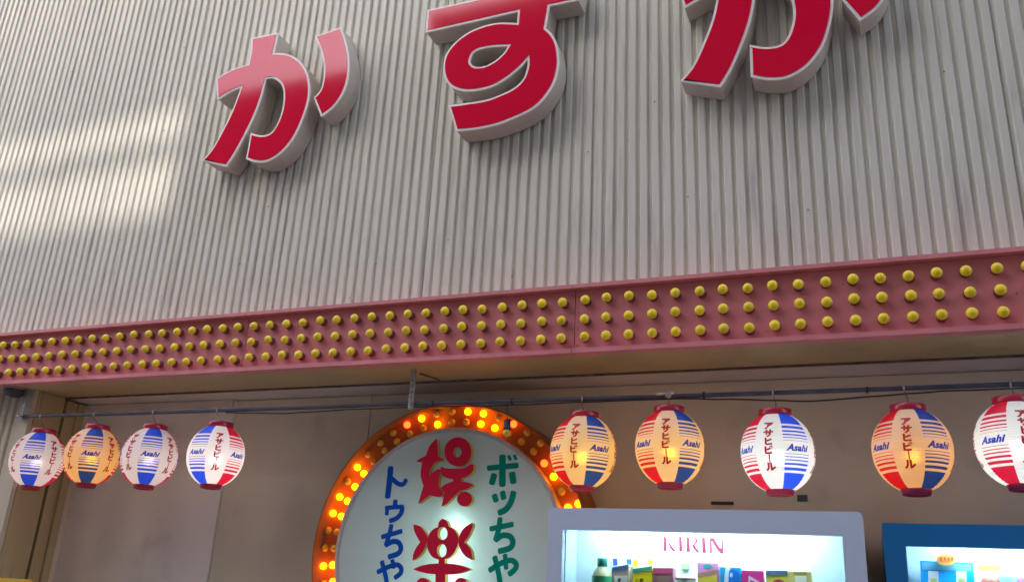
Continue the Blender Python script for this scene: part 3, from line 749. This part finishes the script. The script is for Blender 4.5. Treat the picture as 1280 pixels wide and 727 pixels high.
# bottle
p = at(753, 697, Yd); bx, bzt = p.x, p.z
bt_ = empty('drink_bottle', (bx, Yd, 1.4868), 'green tea bottle with a green cap at the left end of the shelf', 'bottle', 'drinks on the display shelf')
hgt = bzt-1.4868
MB().lathe([(0.001, 0), (0.031, 0.002), (0.033, 0.01), (0.033, hgt-0.062), (0.031, hgt-0.052), (0.024, hgt-0.038), (0.0155, hgt-0.028), (0.0135, hgt-0.02), (0.001, hgt-0.02)], (bx, Yd, 1.4868), 28).build('bottle_body', pc((0.42, 0.40, 0.22)), bt_)
MB().lathe([(0.0337, 0.012), (0.0337, hgt-0.056)], (bx, Yd, 1.4868), 28).build('bottle_label', pc((0.02, 0.30, 0.13)), bt_)
MB().lathe([(0.001, hgt), (0.015, hgt), (0.0165, hgt-0.003), (0.0165, hgt-0.026), (0.012, hgt-0.0265)], (bx, Yd, 1.4868), 20).build('bottle_cap', pc((0.01, 0.24, 0.20)), bt_)
pack(766, 789, 697.5, Yd+0.03, (0.75, 0.78, 0.85), 'white and blue striped carton behind the blue topped one', 'carton', patches=[('blue_stripe', [(766,697.5),(771.5,697.5),(772,706),(766.5,706)], (0.02, 0.10, 0.45)), ('blue_stripe', [(783,698),(789,698),(789,704),(783.5,704)], (0.03, 0.16, 0.55))])
pack(764.5, 786, 704.5, Yd, (0.50, 0.36, 0.30), 'tan carton with a slanted dark blue top beside the bottle', 'carton', slant=4, patches=[('blue_top', [(765,708.5),(785,704.6),(785.5,710),(765,714)], (0.03, 0.12, 0.30)), ('white_label', [(768,719),(784,719),(784,740),(768,740)], (0.7, 0.7, 0.68)), ('black_mark', [(772.5,722),(775.5,722),(775.5,726),(772.5,726)], (0.02, 0.02, 0.02))])
pack(791, 816.5, 699, Yd+0.03, (0.85, 0.85, 0.75), 'white carton with yellow corners behind the yellow one', 'carton', patches=[('yellow_corner', [(791,699),(797,699),(797,707),(791,707)], (0.85, 0.75, 0.02)), ('yellow_corner', [(810,699),(816,699),(816,704),(810,704)], (0.70, 0.85, 0.05))])
pack(791, 815, 706.5, Yd, (0.85, 0.62, 0.0), 'bright yellow carton with a slanted green top', 'carton', slant=3.5, patches=[('green_top', [(791,710),(815,706.6),(815,711.5),(791,715.5)], (0.02, 0.30, 0.22)), ('dark_print', [(800,722),(804,722),(804,727),(800,727)], (0.15, 0.10, 0.0)), ('dark_print', [(794,723),(797,723),(797,725),(794,725)], (0.3, 0.2, 0.0))])
pack(816.5, 841.5, 709, Yd, (0.36, 0.13, 0.16), 'rose red carton with a brown cup print', 'carton', patches=[('pink_top', [(816.6,709.2),(841.3,709.2),(841.3,716),(816.6,716)], (0.60, 0.06, 0.17)), ('cup_print', [(821,719),(837,719),(835,735),(823,735)], (0.32, 0.18, 0.14))])
tg = at(856, 707, 2.94); o = MB().box(tg.x-0.012, tg.x+0.012, 2.9385, 2.9488, tg.z-0.009, tg.z+0.009).bevel(0.002, 1).build('price_tag', pc((0.30, 0.75, 0.20))); tag(o, 'small light green tag stuck on the lit back panel', 'tag')
p = at(857, 722, Yd); cn = empty('drink_can', (p.x, Yd, 1.4868), 'low can with a dark red rim between the rose carton and pink pack', 'can', 'drinks on the display shelf')
hc = p.z-1.4868; MB().lathe([(0.001, 0), (0.028, 0), (0.032, 0.005), (0.032, hc-0.004), (0.0315, hc), (0.001, hc-0.002)], (p.x, Yd, 1.4868), 24).build('can_body', pc((0.25, 0.42, 0.30)), cn)
MB().lathe([(0.0323, hc-0.006), (0.0326, hc), (0.0315, hc+0.001)], (p.x, Yd, 1.4868), 24).build('can_rim', pc((0.40, 0.05, 0.08)), cn)
pack(871.5, 897.5, 702.5, Yd, (0.78, 0.30, 0.62), 'pink pack with a teal oval and a tan diagonal band', 'carton', patches=[('teal_oval', circle_pts(884.5, 707, 5.5, 2.4, 16), (0.03, 0.42, 0.33)), ('tan_band', [(871.6,716),(897.3,711),(897.3,716.5),(871.6,721)], (0.55, 0.28, 0.16)), ('yellow_field', [(872,722),(896,718),(896,740),(872,740)], (0.85, 0.65, 0.05))])
pack(900, 925.5, 708, Yd, (0.0, 0.42, 0.78), 'cyan blue pack with a white swirl beside the pink one', 'carton', patches=[('white_swirl', [(907,708.4),(913,708.4),(911,718),(913,727),(905,727),(906,716)], (0.85, 0.90, 0.95)), ('blue_shape', [tuple(q) for q in smooth_outline([(911,716),(914,711.5),(919,711.5),(924,716),(924.5,727),(912,740)], 4)], (0.0, 0.20, 0.75)), ('white_spot', circle_pts(914, 718, 2.0, 3.0, 12), (0.7, 0.8, 0.95))])
pack(927, 953.5, 712, Yd, (0.72, 0.03, 0.26), 'magenta pack with a slanted white triangle print', 'carton', patches=[('white_print', [(936,718.5),(949,726),(947,740),(934,740)], (0.80, 0.62, 0.68)), ('magenta_line', [(938,724),(943,726),(942,735),(937,735)], (0.55, 0.05, 0.2))])
pack(957, 984.5, 712, Yd, (0.80, 0.68, 0.08), 'yellow carton with a grey blue top and a red dome print', 'carton', patches=[('grey_blue_top', [(957,712.2),(984.3,712.4),(984.3,718),(957.1,718)], (0.10, 0.16, 0.27)), ('red_dome', [tuple(q) for q in circle_pts(973, 729, 8, 6, 18)], (0.60, 0.08, 0.10))])
pack(985, 1014, 713, Yd+0.01, (0.72, 0.58, 0.20), 'mustard yellow pack at the right end of the shelf', 'carton', patches=[('white_shine_label', [(994,719),(1008,719),(1008,727),(994,727)], (0.85, 0.80, 0.65)), ('olive_band', [(992,714),(1008,714),(1008,717),(992,717)], (0.40, 0.30, 0.06))])
# second machine: poster card, badge, tag, cans
Y2 = 2.90
card = empty('display_card', (at(1183, 727, Y2).x, Y2, 1.4868), 'cyan blue display card with two pale can pictures in the blue machine', 'card')
flat(card, [(1150,700),(1216,703),(1220,745),(1152,742)], Y2, pc((0.0, 0.36, 0.78)), 'card_board', 0.004)
flat(card, [(1152,702),(1214,704.5),(1215,713),(1153,711)], Y2-0.001, pc((0.16, 0.45, 0.68)), 'card_header')
for x_ in (1160, 1195):
    flat(card, [(x_,713),(x_+13,713.5),(x_+14,744),(x_+1,743)], Y2-0.0014, pc((0.62, 0.62, 0.66)), 'can_picture')
    flat(card, [(x_+3,722),(x_+11,722.5),(x_+11,742),(x_+4,742)], Y2-0.002, pc((0.45, 0.48, 0.15)), 'can_print')
badge = empty('orange_badge', (at(1183, 700, 2.88).x, 2.88, 1.72), 'small orange and yellow oval badge above the cyan card', 'badge')
flat(badge, circle_pts(1182.5, 698.5, 12.5, 7.2, 24), 2.882, pc((0.85, 0.45, 0.10)), 'badge_disc', 0.003)
flat(badge, circle_pts(1182, 697.5, 10.5, 5.0, 24), 2.8805, pc((0.85, 0.22, 0.04)), 'badge_centre')
for i in range(4): flat(badge, [(1175+i*4.6,695.5),(1177.6+i*4.6,695.8),(1177+i*4.6,699.8),(1175.6+i*4.6,699.6)], 2.879, pc((0.30, 0.06, 0.02)), 'badge_mark')
t_ = MB(); t_.slab(ccw(plane_pts([(1223,705),(1250,706),(1250.5,712.5),(1223.5,712)], 1, 0, 0, 2.90)), [], 2.90, 2.903)
o = t_.build('price_tag', pc((0.72, 0.80, 0.08))); tag(o, 'yellow green tag right of the cyan card in the blue machine', 'tag')
def can(px, py, col, label, prx=9):
    p = at(px, py, Yd+0.02); h = p.z-1.4868
    o = empty('drink_can', (p.x, Yd+0.02, 1.4868), label, 'can', 'drinks on the display shelf')
    MB().lathe([(0.001, 0), (0.022, 0), (0.026, 0.006), (0.026, h-0.010), (0.021, h), (0.001, h-0.002)], (p.x, Yd+0.02, 1.4868), 24).build('can_body', pc(col), o)
    MB().lathe([(0.0185, h-0.0005), (0.021, h+0.001), (0.022, h-0.001)], (p.x, Yd+0.02, 1.4868), 24).build('can_rim', M['galv'], o)
can(1238, 722, (0.50, 0.14, 0.08), 'brick red can under the yellow green tag')
can(1259, 717, (0.35, 0.72, 0.78), 'pale cyan can between the red and pink ones')
can(1281, 719, (0.62, 0.20, 0.42), 'pink can cut off by the right edge of the picture')

# ---------------------------------------------------------------- small things at the left
p = at(12, 487, 3.0)
dl = empty('dark_dome_lamp', (p.x, 3.02, 2.42), 'dark round lamp housing under the left end of the band', 'lamp')
MB().lathe([(0.055, 0.0), (0.056, -0.008), (0.05, -0.022), (0.034, -0.036), (0.012, -0.043), (0.001, -0.044)], (p.x, 3.03, 2.4165), 24).build('dome', M['vm_dark'], dl)
MB().lathe([(0.001, 0.001), (0.06, 0.001), (0.06, -0.006), (0.054, -0.006)], (p.x, 3.03, 2.417), 24).build('dome_collar', M['galv'], dl)
p0 = at(-120, 727, 2.9); p1 = at(36, 723.5, 2.9)
ys = empty('yellow_board_sign', ((p0.x+p1.x)/2, 2.9, 0.134), 'yellow board whose top edge shows in the lower left corner', 'sign')
MB().box(p1.x-0.62, p1.x, 2.88, 2.92, 0.3, p1.z).bevel(0.004, 1).build('board', M['yellow'], ys)
for fx in (p1.x-0.55, p1.x-0.07): MB().box(fx-0.015, fx+0.015, 2.885, 2.915, 0.134, 0.2998).build('leg', M['galv'], ys)

# ---------------------------------------------------------------- the other side of the street
def opposite(x0, x1, h, label, y0=-14.0, y1=-4.8):
    root = empty('opposite_building', ((x0+x1)/2, y1, 0), label, 'building')
    MB().box(x0, x1, y0, y1, 0, h).build('wall', M['opp'], root)
    n = max(1, int((x1-x0)/1.9)); st = (x1-x0)/n
    z = 3.4
    while z+1.5 < h-0.3:
        for i in range(n):
            xx = x0+st*(i+0.5)
            f = MB().box(xx-0.62, xx+0.62, y1+0.001, y1+0.05, z, z+1.3).build('window', M['vm_dark'], root)
            MB().box(xx-0.56, xx+0.56, y1+0.051, y1+0.056, z+0.06, z+1.24).build('pane', M['opp_glass'], f)
        z += 2.9
    return root
# unseen screen added on the roof, its two slots shape the wall's sun bands
ob = opposite(-13.0, -3.6, 6.9, 'grey building across the street carrying an added slotted screen that shapes the sunlight')
kk = (-SUN.z)/SUN.y; kx = SUN.x/SUN.y
def back(xw, zw, Y): return xw-kx*(YW-Y), zw+kk*(YW-Y)
YS2 = -4.9
sx0 = back(-5.3, 0, YS2)[0]; sx1 = back(-3.235, 0, YS2)[0]
zb = [back(0, z, YS2)[1] for z in (3.10, 3.70, 3.775, 4.0)]
b = MB(); TH = 0.12
ya, yb = YS2-TH, YS2
b.box(-13.0, sx0, ya, yb, 6.9, 10.1); b.box(sx1, -3.6, ya, yb, 6.9, 10.9); b.box(-6.3, sx1-.001, ya+.001, yb-.001, 10.1, 10.89)
b.box(sx0+.001, sx1-.001, ya+.001, yb-.001, 6.9, zb[0])
zz, gap = zb[0]+0.0, 0.02
while zz < zb[0]+0.20:                     # added slats, closer towards the bottom to fade the sun band's lower edge
    b.box(sx0+.002, sx1-.002, ya+.002, yb-.002, zz+gap, zz+gap+0.014); zz += gap+0.014; gap += 0.006
b.box(sx0+.001, sx1-.001, ya+.001, yb-.001, zb[1], zb[2]); b.box(sx0+.001, sx1-.001, ya+.001, yb-.001, zb[3], 10.099)
b.build('added_sun_screen', M['opp'], ob)
opposite(-3.6, 4.6, 17.0, 'taller grey building across the street on the right')
opposite(4.6, 14.0, 20.0, 'tallest grey building across the street at the far right')
opposite(-24.0, -13.0, 7.4, 'grey building across the street at the far left')
